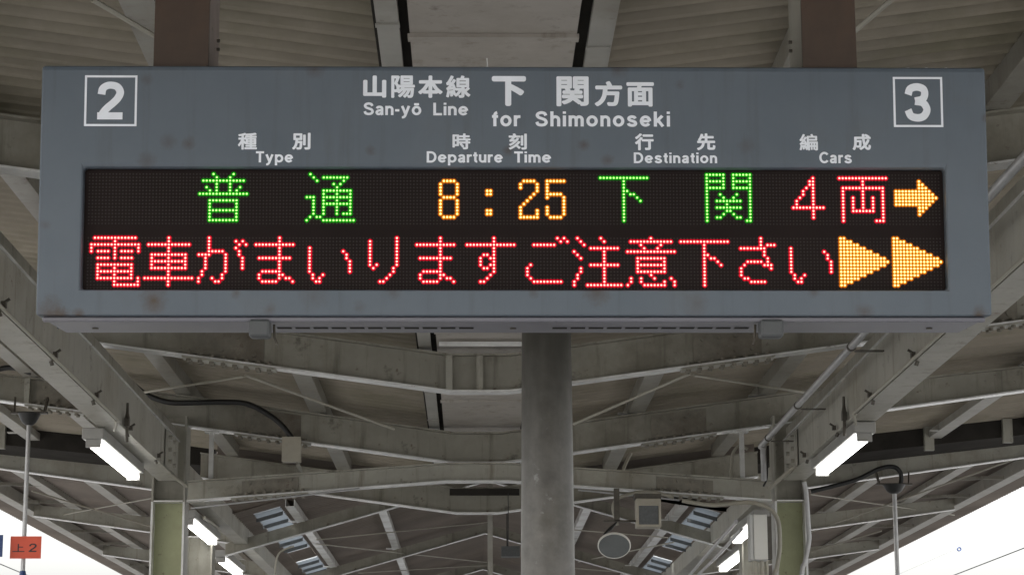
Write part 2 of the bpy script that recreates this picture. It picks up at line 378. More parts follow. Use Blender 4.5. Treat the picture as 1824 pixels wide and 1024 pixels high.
# ------------------------------------------------------------------ purlins
def purlin(x, y0, y1, w, h, zf, label, mat=PURL):
    z = zf(x); t = thing('purlin', (x, y0, z), label, 'purlin', 'purlins running along the platform')
    m = MB(); m.box((-w / 2, 0, 0), (w / 2, y1 - y0, .006)); m.box((-w / 2, 0, .0065), (-w / 2 + .006, y1 - y0, h)); m.box((w / 2 - .006, 0, .0065), (w / 2, y1 - y0, h))
    m.build('channel', mat, t)
    for yc in (3.9, Y0, Y1, Y2, Y4) + YG:
        if y0 < yc < y1:
            m = MB(); m.box((-w / 2 - .0615, yc - y0 - .03, .0), (-w / 2 - .0015, yc - y0 + .03, .008)); m.box((-w / 2 - .0085, yc - y0 - .03, .0085), (-w / 2 - .0015, yc - y0 + .03, h * .9)); m.build('cleat', mat, t)
    return t
top = lambda x: zbeam(x) + bdep(x) + .002
purlin(-.94, -.3, 16.4, .10, .08, top, 'purlin left of the soffit strip, running behind the left hanger post')
purlin(1.0, -.3, 16.4, .10, .08, top, 'purlin right of the soffit strip, running behind the right hanger post')
purlin(-1.76, -.3, 16.4, .09, .08, top, 'purlin just inside the left girder')
purlin(1.80, -.3, 16.4, .09, .08, top, 'purlin just inside the right girder')
for x, w, lb in ((-2.7, .09, 'outermost but three, close outside the left girder'), (-3.31, .10, 'in the left wing of the roof, nearer the left girder'), (-3.9, .10, 'in the left wing of the roof, nearer the left eave'),
                 (2.75, .09, 'close outside the right girder'), (3.5, .10, 'in the right wing of the roof, nearer the right girder'), (4.25, .10, 'in the right wing of the roof, nearer the right eave')):
    purlin(x, -.3, 45, w, .055, top, 'purlin ' + lb.replace('outermost but three, ', ''), FLASH)
for x, lb in ((EBL - .05, 'pale channel along the left eave, beside the white sky'), (EBR + .05, 'pale channel along the right eave, beside the white sky')):
    t = thing('eave_beam', (x, -.3, top(x) - .085), lb, 'eave beam', 'eave channels')
    m = MB(); m.box((-.055, 0, 0), (.055, 60, .008)); m.box((-.055, 0, .0085), (-.047, 60, .11)); m.box((.047, 0, .0085), (.055, 60, .11)); m.build('channel', FLASH, t)
    for k in range(28):
        y = .6 + k * 1.4; s = 1 if x < 0 else -1
        m = MB(); m.bar((s * .05, y, .02), (s * .46, y + .35, .05), .012, .03); m.build('brace', PURL, t)
gtop = lambda x: zgable(x) + .102
for x, lb in ((-1.36, 'purlin beside the left skylight strip'), (-.75, 'pale purlin on the left slope of the gabled roof'), (.95, 'pale purlin on the right slope of the gabled roof'), (1.58, 'purlin beside the right skylight strip')):
    purlin(x, 16.7, 45, .07, .055, gtop, lb, FLANGE)

# ------------------------------------------------------------------ girders on the pillars
ZG = EYE + 1.65
def girder(xi, xo, s, label):
    """xi inner face, xo outer face, s = +1 when the inside is towards +x"""
    lo, hi = min(xi, xo), max(xi, xo); xm = (lo + hi) / 2
    t = thing('girder', (xm, YB, ZG), label, 'girder', 'girders along the platform')
    Ln = 13.45 - YB; b, c = lo - xm, hi - xm
    m = MB(); m.box((b + .006, 0, .010), (c - .006, Ln, .232)); m.build('box_web', GIRD, t)
    m = MB(); m.box((b, 0, 0), (c, Ln, .0095)); m.build('bottom_flange', GIRD, t)
    lip = (c - .005, c + .006) if s > 0 else (b - .006, b + .005)
    m = MB(); m.box((lip[0], 0, .2325), (lip[1], Ln, .2385)); m.build('edge_lip', FLANGE, t)
    up_ = (b + .02, c - .025) if s > 0 else (b + .025, c - .02)
    m = MB(); m.box((up_[0], 0, .239), (up_[1], Ln, .318)); m.build('top_channel', STEEL, t)
    xs = c + .004 if s > 0 else b - .004
    # bolted splice beside the pillar and the clips of the conduit
    m = MB(); m.box((min(xs, xs - s * .004), Ln - .62, .012), (max(xs, xs - s * .004), Ln - .16, .225))
    for k, yy in enumerate((Ln - .5, Ln - .3)):
        for h in (.05, .12, .19): m.tube([(xs, yy, h), (xs + s * .02, yy, h)], .014, 6)
    m.build('splice_plate', GIRD, t)
    far = MB(); far.box((b + .01, Ln + .25, .03), (c - .01, 45 - YB, .17)); far.build('far_channel', GIRD, t)
    for k in range(9):
        y = 4 - YB + k * 1.06
        m = MB(); m.box((min(xs, xs + s * .018), y, .012), (max(xs, xs + s * .018), y + .03, .034)); m.tube([(xs + s * .008, y + .015, .03), (xs + s * .03, y + .015, .045)], .006, 6); m.tube([(xs - s * .01, y + .015, -.002), (xs - s * .004, y + .02, -.022)], .009, 6)
        m.build('clip', BOLT, t)
    return t
girder(-1.765, -1.887, 1, 'pale grey steel girder resting on the left green pillar, twin tube lamp under it')
girder(1.872, 2.002, -1, 'pale grey steel girder resting on the right green pillar, galvanised pipe along it')

# ------------------------------------------------------------------ pillars
def pillar(name, x, y, w, ztop, zgreen, label, base=GREEN):
    t = thing(name, (x, y, 0), label, 'pillar', 'green steel pillars')
    for s in (-1, 1):
        m = MB(); m.box((s * w / 2 - .006, -.10, 0), (s * w / 2 + .006, .10, zgreen)); m.build('flange', FLANGE if base is GREEN else base, t)
    m = MB(); m.box((-w / 2 + .0065, -.005, 0), (w / 2 - .0065, .005, zgreen)); m.build('web', base, t)
    m = MB(); m.box((-w / 2 + .007, -.095, zgreen + .0005), (w / 2 - .007, .095, zgreen + .009)); m.build('stiffener', FLANGE, t)
    m = MB(); m.box((-w / 2 + .0065, -.005, zgreen + .0095), (w / 2 - .0065, .005, ztop)); m.build('upper_web', STEEL, t)
    for s in (-1, 1):
        m = MB(); m.box((s * w / 2 - .006, -.10, zgreen + .0005), (s * w / 2 + .006, .10, ztop)); m.build('upper_flange', STEEL2, t)
    return t
pl = pillar('pillar', -1.832, 13.6, .19, EYE + 2.05, EYE + 1.53, 'olive green steel pillar under the left girder')
pr = pillar('pillar', 1.918, 13.6, .178, EYE + 2.05, EYE + 1.53, 'olive green steel pillar under the right girder, with a pale control box on it')
pillar('pillar', -1.99, 16.5, .18, EYE + 1.69, EYE + 1.60, 'grey steel pillar half hidden behind the left green pillar', STEEL2)
pillar('pillar', 2.06, 16.5, .18, EYE + 1.69, EYE + 1.60, 'grey steel pillar half hidden behind the right green pillar', STEEL2)

# round concrete pole behind the sign
t = thing('concrete_pole', (.283, 8.5, 0), 'weathered round concrete pole standing behind the middle of the sign', 'pole')
H = PZ + .25
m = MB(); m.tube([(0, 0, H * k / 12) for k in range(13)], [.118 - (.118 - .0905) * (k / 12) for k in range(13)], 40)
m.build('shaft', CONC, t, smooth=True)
m = MB(); m.tube([(0, 0, 0), (0, 0, .05), (0, 0, .09)], [.19, .18, .125], 32); m.build('collar', CONC, t, smooth=True)

exec_parts = True
# ================================================================== the departure sign
LEAN = .08; D0 = 4.69
n_ = Vector((0, -math.cos(LEAN), -math.sin(LEAN))); v_ = Vector((0, -math.sin(LEAN), math.cos(LEAN))); u_ = Vector((1, 0, 0))
O = Vector((0, D0, EYE))
def uv(px, py):
    """photo pixel on the plane of the sign's face -> coordinates on that face"""
    d = ray(px, py); p = d * (n_.dot(O - Vector((0, 0, EYE))) / n_.dot(d)) + Vector((0, 0, EYE)) - O
    return p.dot(u_), p.dot(v_)
ub = [uv(*p) for p in ((74, 117.5), (1754.5, 119.5), (63.5, 561), (1768, 564))]
UL = (ub[0][0] + ub[2][0]) / 2; UR = (ub[1][0] + ub[3][0]) / 2; VT = (ub[0][1] + ub[1][1]) / 2; VB = (ub[2][1] + ub[3][1]) / 2
wb = [uv(*p) for p in ((148.5, 298), (1682.5, 300.8), (143.5, 515.3), (1689, 516.6))]
WL = (wb[0][0] + wb[2][0]) / 2; WR = (wb[1][0] + wb[3][0]) / 2; WT = (wb[0][1] + wb[1][1]) / 2; WB = (wb[2][1] + wb[3][1]) / 2
SR = Matrix(((u_.x, -n_.x, v_.x), (u_.y, -n_.y, v_.y), (u_.z, -n_.z, v_.z)))
UC = (UL + UR) / 2
sign = thing('departure_sign', O + u_ * UC + v_ * VB, 'large grey hanging departure board with red, green and amber lit characters', 'departure board', None, SR)
def S(u, v, w=0): return (u - UC, -w, v - VB)          # face coordinates -> sign's own coordinates (w = towards the viewer)
def cab_mat():
    m, nt, b = new_mat('blue_grey_cabinet_paint'); L = nt.links.new
    tc = nt.nodes.new('ShaderNodeTexCoord')
    def noise(sc, det=8, ro=.65):
        n = nt.nodes.new('ShaderNodeTexNoise'); n.inputs['Scale'].default_value = sc; n.inputs['Detail'].default_value = det; n.inputs['Roughness'].default_value = ro
        L(tc.outputs['Object'], n.inputs['Vector']); return n.outputs['Fac']
    r = nt.nodes.new('ShaderNodeValToRGB'); r.color_ramp.elements[0].position = .3; r.color_ramp.elements[1].position = .72
    r.color_ramp.elements[0].color = (.077, .098, .121, 1); r.color_ramp.elements[1].color = (.104, .126, .150, 1)
    L(noise(2.2), r.inputs[0]); out = r.outputs[0]
    spots = [((275, 535), .030, .85), ((1062, 521), .028, .7), ((700, 522), .016, .5), ((300, 252), .02, .45), ((336, 257), .014, .5), ((262, 287), .02, .5), ((905, 268), .012, .6), ((1040, 258), .014, .6),
             ((660, 269), .012, .5), ((1082, 286), .014, .5), ((262, 143), .014, .4), ((1210, 152), .012, .4), ((480, 552), .014, .5), ((90, 556), .035, .9), ((1540, 556), .02, .5), ((950, 522), .012, .5), ((1330, 262), .02, .3), ((110, 560), .02, .9), ((140, 561), .014, .8), ((1745, 561), .018, .8), ((640, 548), .016, .4), ((1240, 540), .03, .35), ((560, 530), .03, .3), ((420, 522), .012, .6), ((1450, 520), .012, .5), ((80, 400), .012, .4), ((1757, 210), .010, .7), ((560, 122), .02, .5), ((1100, 124), .02, .5)]
    wob = noise(28, 6, .7)
    for (p, rad, amt) in spots:
        c = S(*uv(*p), 0); amt = min(1, amt * 1.25); rad *= 1.15
        d = nt.nodes.new('ShaderNodeVectorMath'); d.operation = 'DISTANCE'; L(tc.outputs['Object'], d.inputs[0]); d.inputs[1].default_value = c
        ad = nt.nodes.new('ShaderNodeMath'); ad.operation = 'MULTIPLY_ADD'; L(wob, ad.inputs[0]); ad.inputs[1].default_value = rad * 1.8; L(d.outputs['Value'], ad.inputs[2])
        mr = nt.nodes.new('ShaderNodeMapRange'); mr.inputs[1].default_value = rad * 1.9; mr.inputs[2].default_value = rad * .7; mr.inputs[3].default_value = 0; mr.inputs[4].default_value = amt; L(ad.outputs[0], mr.inputs[0])
        mx = nt.nodes.new('ShaderNodeMix'); mx.data_type = 'RGBA'; L(mr.outputs[0], mx.inputs[0]); L(out, mx.inputs[6]); mx.inputs[7].default_value = (.055, .033, .019, 1); out = mx.outputs[2]
    mr = nt.nodes.new('ShaderNodeMapRange'); mr.inputs[1].default_value = .55; mr.inputs[2].default_value = .75; mr.inputs[4].default_value = .3; L(noise(4.5), mr.inputs[0])
    mx = nt.nodes.new('ShaderNodeMix'); mx.data_type = 'RGBA'; L(mr.outputs[0], mx.inputs[0]); L(out, mx.inputs[6]); mx.inputs[7].default_value = (.085, .085, .078, 1)
    mp = nt.nodes.new('ShaderNodeMapping'); mp.inputs['Scale'].default_value = (1, 1, .06); L(tc.outputs['Object'], mp.inputs[0])
    n = nt.nodes.new('ShaderNodeTexNoise'); n.inputs['Scale'].default_value = 26; n.inputs['Detail'].default_value = 7; n.inputs['Roughness'].default_value = .7; L(mp.outputs[0], n.inputs['Vector'])
    m2 = nt.nodes.new('ShaderNodeMapRange'); m2.inputs[1].default_value = .52; m2.inputs[2].default_value = .8; m2.inputs[4].default_value = .55; L(n.outputs['Fac'], m2.inputs[0])
    m3 = nt.nodes.new('ShaderNodeMix'); m3.data_type = 'RGBA'; L(m2.outputs[0], m3.inputs[0]); L(mx.outputs[2], m3.inputs[6]); m3.inputs[7].default_value = (.06, .066, .068, 1)
    L(m3.outputs[2], b.inputs['Base Color'])
    rr_ = nt.nodes.new('ShaderNodeMapRange'); rr_.inputs[3].default_value = .38; rr_.inputs[4].default_value = .62; L(noise(7), rr_.inputs[0]); L(rr_.outputs[0], b.inputs['Roughness'])
    return m
CAB = cab_mat()
DEP = .247
rd = .022                                                    # recess of the display
m = MB()
def rect(u0, u1, v0, v1, w): return [S(u0, v0, w), S(u1, v0, w), S(u1, v1, w), S(u0, v1, w)]
m.grid([rect(UL, UR, VB, VT, -DEP), rect(UL, UR, VB, VT, 0), rect(WL, WR, WB, WT, 0), rect(WL, WR, WB, WT, -rd)], True, False)
m.face(list(reversed(rect(UL, UR, VB, VT, -DEP))))
cab = m.build('cabinet', CAB, sign, bevel=.007)
m = MB(); m.grid([rect(WL - .001, WR + .001, WB - .001, WT + .001, -rd - .001), rect(WL - .001, WR + .001, WB - .001, WT + .001, -rd - .012)], True, True); m.build('display_board', BAR, sign)
# underside: rail, plate with vent slots, catches, screws
m = MB(); m.box(S(UL + .012, VB - .011, -.013), S(UR - .012, VB - .0005, -.030)); m.build('bottom_rail', UNDER, sign, bevel=.003)
m = MB(); m.grid([[S(UL + .02, VB - .0005, -.034), S(UR - .02, VB - .0005, -.034), S(UR - .02, VB - .0005, -DEP + .004), S(UL + .02, VB - .0005, -DEP + .004)],
                  [S(UL + .022, VB - .0095, -.036), S(UR - .022, VB - .0095, -.036), S(UR - .022, VB - .0095, -DEP + .006), S(UL + .022, VB - .0095, -DEP + .006)]], True, True)
under = m.build('bottom_plate', UNDER, sign)
def proj_uv_under(px, py):
    """pixel -> (u, w) on the underside"""
    d = ray(px, py); p0 = v_ * (VB - .0098) + O - Vector((0, 0, EYE)); p = d * (v_.dot(p0) / v_.dot(d)) + Vector((0, 0, EYE)) - O
    return p.dot(u_), p.dot(n_)
for a, b, n in ((494, 850, 11), (984, 1340, 11)):
    for k in range(n):
        x = a + (b - a) * k / n
        u0, w0 = proj_uv_under(x, 584); u1, _ = proj_uv_under(x + (b - a) / n * .8, 584)
        m = MB(); m.box(S(u0, VB - .0106, w0 - .013), S(u1, VB - .0101, w0 + .013)); m.build('vent_slot', DARK, under)
for px, py in ((170, 584), (1655, 584), (914, 584)):
    u0, w0 = proj_uv_under(px, py); m = MB(); m.tube([S(u0, VB - .0098, w0), S(u0, VB - .0125, w0)], .007, 8); m.build('screw', BOLT, under)
for px0_, px1_, sx in ((449, 486, 1), (1347, 1388, -1)):
    u0, w0 = proj_uv_under(px0_, 578); u1, _ = proj_uv_under(px1_, 578)
    m = MB(); m.box(S(u0, VB - .044, -.055), S(u1, VB - .006, -.004)); m.build('catch', CATCH, sign, bevel=.006)
    uk = u1 if sx > 0 else u0
    m = MB(); m.tube([S(uk + sx * .004, VB - .012, -.06), S(uk + sx * .006, VB - .04, -.055), S(uk + sx * .012, VB - .055, -.052)], .003, 6); m.build('catch_wire', BOLT, sign)
# thin loose ends and bolts on the top edge
for px in (868, 1622, 1655, 1690):
    u0, _ = uv(px, 118); m = MB(); m.tube([S(u0, VT, -.03), S(u0, VT + .005, -.03)], .004, 6); m.build('top_screw', FLANGE, sign)
u0, _ = uv(869, 118); m = MB(); m.tube([S(u0, VT, -.03), S(u0 - .002, VT + .024, -.03)], .0012, 5); m.build('loose_wire', FLANGE, sign)
# two brown hanger posts
for (pa, pb), lab, side in (((273.5, 371), 'rusty brown hanger post above the left part of the sign', HSIDE), ((1430, 1526), 'rusty brown hanger post above the right part of the sign', STEEL)):
    yf = D0 - math.sin(LEAN) * VT + .02
    a, b = at(pa, 105, Y=yf), at(pb, 105, Y=yf); xm = (a.x + b.x) / 2; w = b.x - a.x
    zb = (O + v_ * VT).z + .002 + .02
    t = thing('hanger_post', (xm, yf, zb - .02), lab, 'hanger post', 'posts the sign hangs from')
    hh = zroof(xm) + .02 - zb
    m = MB(); m.box((-w / 2, 0, -.018), (w / 2, .010, hh)); m.build('front_plate', RUSTY, t)
    m = MB(); m.box((-w / 2 + .003, .0105, -.016), (w / 2 - .003, .21, hh - .002)); m.build('side_web', side, t)
    s = 1 if xm < 0 else -1
    for zz in (.095, .115): m = MB(); m.tube([(s * (w / 2 - .003), .17, zz), (s * (w / 2 + .004), .17, zz)], .004, 6); m.build('bolt', BOLT, t)

# ---- LED characters
_ = '''
'''
def G(*rows): return rows
def rows(spec):
    """'r:cols' lines; cols like 1-5,7"""
    out = []
    for part in spec.split(';'):
        rr, cc = part.split(':')
        if '-' in rr: a, b = rr.split('-'); rr = range(int(a), int(b) + 1)
        else: rr = [int(rr)]
        cols = []
        for c in cc.split(','):
            if '-' in c: a, b = c.split('-'); cols += range(int(a), int(b) + 1)
            else: cols.append(int(c))
        out += [(r, c) for r in rr for c in cols]
    return out
g = {
 'fu': '0:4,10;1:5,9;2:1-13;3:5,9;4:2,5,9,12;5:3,5,9,11;6:0-14;8:3-11;9-10:3,11;11:3-11;12-13:3,11;14:3-11',
 'tsu': '0:1;1:2,5-12;2:3,11;3:8,10;4:9;5:5-13;6:5,9,13;7:0-2,5-13;8:2,5,9,13;9:2,5-13;10-11:2,5,9,13;12:2,5,9,11,12,13;13:1,3,4;14:0,5-14',
 '8': '2:1-4;3-6:0,5;7:1-4;8-12:0,5;13:1-4', ':': '5-6:0,1;11-12:0,1',
 '2': '2:1-4;3-4:0,5;5:5;6:4;7:3;8:2;9:1;10:0;11-12:0,5;13:0-5',
 '5': '2:0-5;3-5:0;6:0-4;7:0,5;8-9:5;10-12:0,5;13:1-4',
 'shita': '1:0-14;2-14:7;5:8;6:9,10;7:11;8:12',
 'seki': '0:0-5,8-13;1:0,5,8,13;2:0-5,8-13;3:0,5,8,13;4:0-5,8-13;5:0,13;6:0,4,9,13;7:0,5,8,13;8:0,3-10,13;9:0,6,13;10:0,3-10,13;11:0,6,7,13;12:0,5,8,13;13:0,3,4,9,10,13;14:0,12,13',
 '4': '1:6;2-3:5,6;4:4,6;5-6:3,6;7:2,6;8-9:1,6;10:0-9;11-13:6',
 'ryo': '1:0-14;2-3:7;4:1-13;5-6:1,7,13;7-10:1,4,7,10,13;11:1,4-10,13;12-13:1,13;14:1,11-13',
 'arrow': '2:7;3:7,8;4:7-9;5:0-10;6:0-11;7:0-12;8:0-11;9:0-10;10:7-9;11:7,8;12:7',
 'den': '0:1-13;1:7;2:0-14;3:0,7,14;4:0,2-5,7,9-12,14;5:7;6:2-5,7,9-12;8:2-12;9:2,7,12;10:2-12;11:2,7,12;12:2-12,14;13:7,14;14:7-14',
 'sha': '0-1:7;2:1-13;3-4:7;5:2-12;6:2,7,12;7:2-12;8:2,7,12;9:2-12;10-11:7;12:0-14;13-14:7',
 'ga': '0:3;1:3,11,13;2:3,12,14;3:3,11;4:3-7,12;5:0-3,8,12;6:2,8,13;7-9:2,8,13;10:1,8;11:1,7;12:0,4,7;13:0,5,6',
 'ma': '0-1:8;2:1-12;3-5:8;6:2-11;7-9:8;10:3-8;11:2,8,9;12:2,8,10,11;13:3-7,12',
 'i': '3:1;4:1,11;5-6:1,12;7-10:1,13;11:2,5;12:2,4;13:3,4',
 'ri': '0:11;1-7:3,11;8:3,5,11;9:4,10;10:10;11:9;12:8;13:6,7',
 'su': '0-1:8;2:0-14;3-4:8;5:5,6,8;6:4,7,8;7:4,8;8:4,7,8;9:5,6,8;10:8;11:7;12:6;13:4,5',
 'go': '0:11,13;1:12,14;2:4-10;8:3;9-11:2;12:3;13:4-12',
 'chu': '0:1,8;1:2,9;2:3;3:5-13;4:0,9;5:1,9;6:2,9;7:9;8:5-13;9-10:2,9;11-12:1,9;13:0,9;14:0,4-14',
 'ii': '0:7;1:1-13;2:4,10;3:5,9;4:0-14;6:3-11;7:3,11;8:3-11;9:3,11;10:3-11;11:7;12:1,4,8,13;13:1,4,11,14;14:0,5-11,14',
 'sa': '0-1:8;2:8,10-12;3:2-9;4-5:9;6:10;7:4-8,10;8:3,9-11;9:2,11;10-11:2;12:3,4;13:5-9',
 'tri': '0:0,1;1:0-3;2:0-5;3:0-7;4:0-9;5:0-11;6:0-13;7:0-14;8:0-13;9:0-11;10:0-9;11:0-7;12:0-5;13:0-3;14:0,1'}
a0 = uv(133 / 4.453 + 130, 637 / 4.453 + 290); a1 = uv(1245 / 4.453 + 1400, 778 / 4.453 + 290)
PIT = (a1[0] - a0[0]) / 254; U0 = a0[0]
va = uv(320 / 4.453 + 130, 583 / 4.453 + 290)[1]; vb_ = uv(320 / 4.453 + 130, 957 / 4.453 + 290)[1]
V2 = va; VP2 = (va - vb_) / 14
vc = uv(1108 / 4.453 + 130, 76 / 4.453 + 290)[1]; vd = uv(1160 / 4.453 + 130, 443 / 4.453 + 290)[1]
V1 = vc; VP1 = (vc - vd) / 14
def dome(mb, u, v, r, h, n, rings, w0):
    rr = []
    for k in range(rings + 1):
        a = (math.pi / 2) * k / rings
        if k == rings: break
        rr.append(([S(u + r * math.cos(a) * math.cos(t), v + r * math.cos(a) * math.sin(t), w0 + h * math.sin(a)) for t in (2 * math.pi * j / n + .26 for j in range(n))]))
    return rr
def led_char(key, col, line, colour, name='lit_character', label=None):
    v0, vp = (V1, VP1) if line == 1 else (V2, VP2); m = MB(); w0 = -rd - .0005
    for r, c in rows(g[key]):
        u = U0 + (col + c) * PIT; v = v0 - r * vp
        wz = w0 + .00008 * ((r + c) % 2)
        cr = lambda q, w: [S(u + PIT * q * math.cos(t), v + PIT * q * math.sin(t), w) for t in (2 * math.pi * j / 12 + .26 for j in range(12))]
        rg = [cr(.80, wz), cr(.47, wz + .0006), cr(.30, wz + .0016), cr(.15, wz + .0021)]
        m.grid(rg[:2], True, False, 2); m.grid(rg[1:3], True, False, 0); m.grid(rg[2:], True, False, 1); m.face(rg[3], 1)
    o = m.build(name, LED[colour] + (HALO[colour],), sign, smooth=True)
    if label: o['label'] = label
    return o
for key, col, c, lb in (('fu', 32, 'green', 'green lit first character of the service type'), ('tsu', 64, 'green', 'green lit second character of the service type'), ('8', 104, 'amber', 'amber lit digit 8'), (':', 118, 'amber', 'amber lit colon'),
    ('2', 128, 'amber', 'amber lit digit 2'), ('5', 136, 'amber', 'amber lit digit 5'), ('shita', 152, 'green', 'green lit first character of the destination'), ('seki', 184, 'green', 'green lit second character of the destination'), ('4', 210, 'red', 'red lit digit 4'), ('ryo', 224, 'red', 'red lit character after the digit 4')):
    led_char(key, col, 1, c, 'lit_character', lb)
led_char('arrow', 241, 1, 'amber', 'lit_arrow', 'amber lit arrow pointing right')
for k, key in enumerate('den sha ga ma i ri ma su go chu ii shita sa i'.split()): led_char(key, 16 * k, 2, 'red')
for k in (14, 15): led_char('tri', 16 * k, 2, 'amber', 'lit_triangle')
m = MB(); ca = int((WL + .004 - U0) / PIT); cb = int((WR - .004 - U0) / PIT)
lit = set()
for key, col in (('fu', 32), ('tsu', 64), ('8', 104), (':', 118), ('2', 128), ('5', 136), ('shita', 152), ('seki', 184), ('4', 210), ('ryo', 224), ('arrow', 241)): lit |= {(1, r, col + c) for r, c in rows(g[key])}
for k, key in enumerate('den sha ga ma i ri ma su go chu ii shita sa i tri tri'.split()): lit |= {(2, r, 16 * k + c) for r, c in rows(g[key])}
for line, v0, vp in ((1, V1, VP1), (2, V2, VP2)):
    for r in range(-1 if line == 1 else 0, 16):
        for c in range(ca, cb + 1):
            if (line, r, c) in lit: continue
            u = U0 + c * PIT; v = v0 - r * vp; q = PIT * .27
            if v > WT - .004 or v < WB + .003: continue
            m.face([S(u + q * math.cos(a), v + q * math.sin(a), -rd - .0004) for a in (math.pi / 3 * j for j in range(6))])
tag(m.build('unlit_leds', UNLIT, sign), kind='stuff')

# ---- lettering
dg = bpy.context.evaluated_depsgraph_get
def cjk(ch, box, bold, name='lettering', parent=sign, P=None, mat=LETTER):
    x0, y0, x1, y1 = box
    c = bpy.data.curves.new('glyph', 'FONT'); c.body = ch; c.resolution_u = 6
    o = bpy.data.objects.new('glyph', c); COL.objects.link(o); bpy.context.view_layer.update()
    me = bpy.data.meshes.new_from_object(o.evaluated_get(dg())); bpy.data.objects.remove(o)
    vs = [v.co.copy() for v in me.vertices]; fs = [tuple(p.vertices) for p in me.polygons]
    xa, xb = min(v.x for v in vs), max(v.x for v in vs); ya, yb = min(v.y for v in vs), max(v.y for v in vs)
    bpy.data.meshes.remove(me)
    m = MB(); kk = 0
    em = max(xb - xa, yb - ya); rb = bold + .007
    shifts = [(0, 0)] + [(math.cos(t) * f, math.sin(t) * f) for f in (1, .55) for t in (2 * math.pi * k / 12 for k in range(12))]
    (a, b), (c_, d) = (x0, y1), (x1, y0)
    sx = (c_ - a) / ((xb - xa) + 2 * rb); sy = (d - b) / ((yb - ya) + 2 * rb)
    for dx, dy in shifts:
        i = len(m.v); w = .0006 + kk * 4e-6; kk += 1
        m.v += [(P or S)(a + (v.x - xa + rb + dx * rb) * sx, b + (v.y - ya + rb + dy * rb) * sy, w) for v in vs]
        m.f += [tuple(i + j for j in f) for f in fs]; m.m += [0] * len(fs)
    return m.build(name, mat, parent)
def bx(x0, y0, x1, y1):
    a = uv(x0, y0); b = uv(x1, y1); return (a[0], a[1], b[0], b[1])     # left, top, right, bottom on the face
for ch, b, bold in (('山', (647, 135, 688, 174.5), .035), ('陽', (697, 135, 739, 175), .022), ('本', (745, 135, 788.5, 175), .032), ('線', (794.5, 135, 838, 175), .022),
    ('下', (876, 136, 937, 189.5), .042), ('関', (991, 136.5, 1048.7, 190), .024), ('方', (1059, 145, 1108.5, 190), .034), ('面', (1115.7, 147, 1165, 190.5), .028),
    ('種', (424, 237, 457.6, 267), .02), ('別', (520.6, 237, 553, 267), .026), ('時', (806, 238, 838, 266.5), .022), ('刻', (906, 238, 938.5, 267), .024),
    ('行', (1130.7, 238, 1164.5, 268), .028), ('先', (1241, 238, 1274.5, 268), .028), ('編', (1423.7, 239, 1457, 268.5), .018), ('成', (1518, 239, 1551.5, 268), .026)):
    cjk(ch, bx(*b), bold)
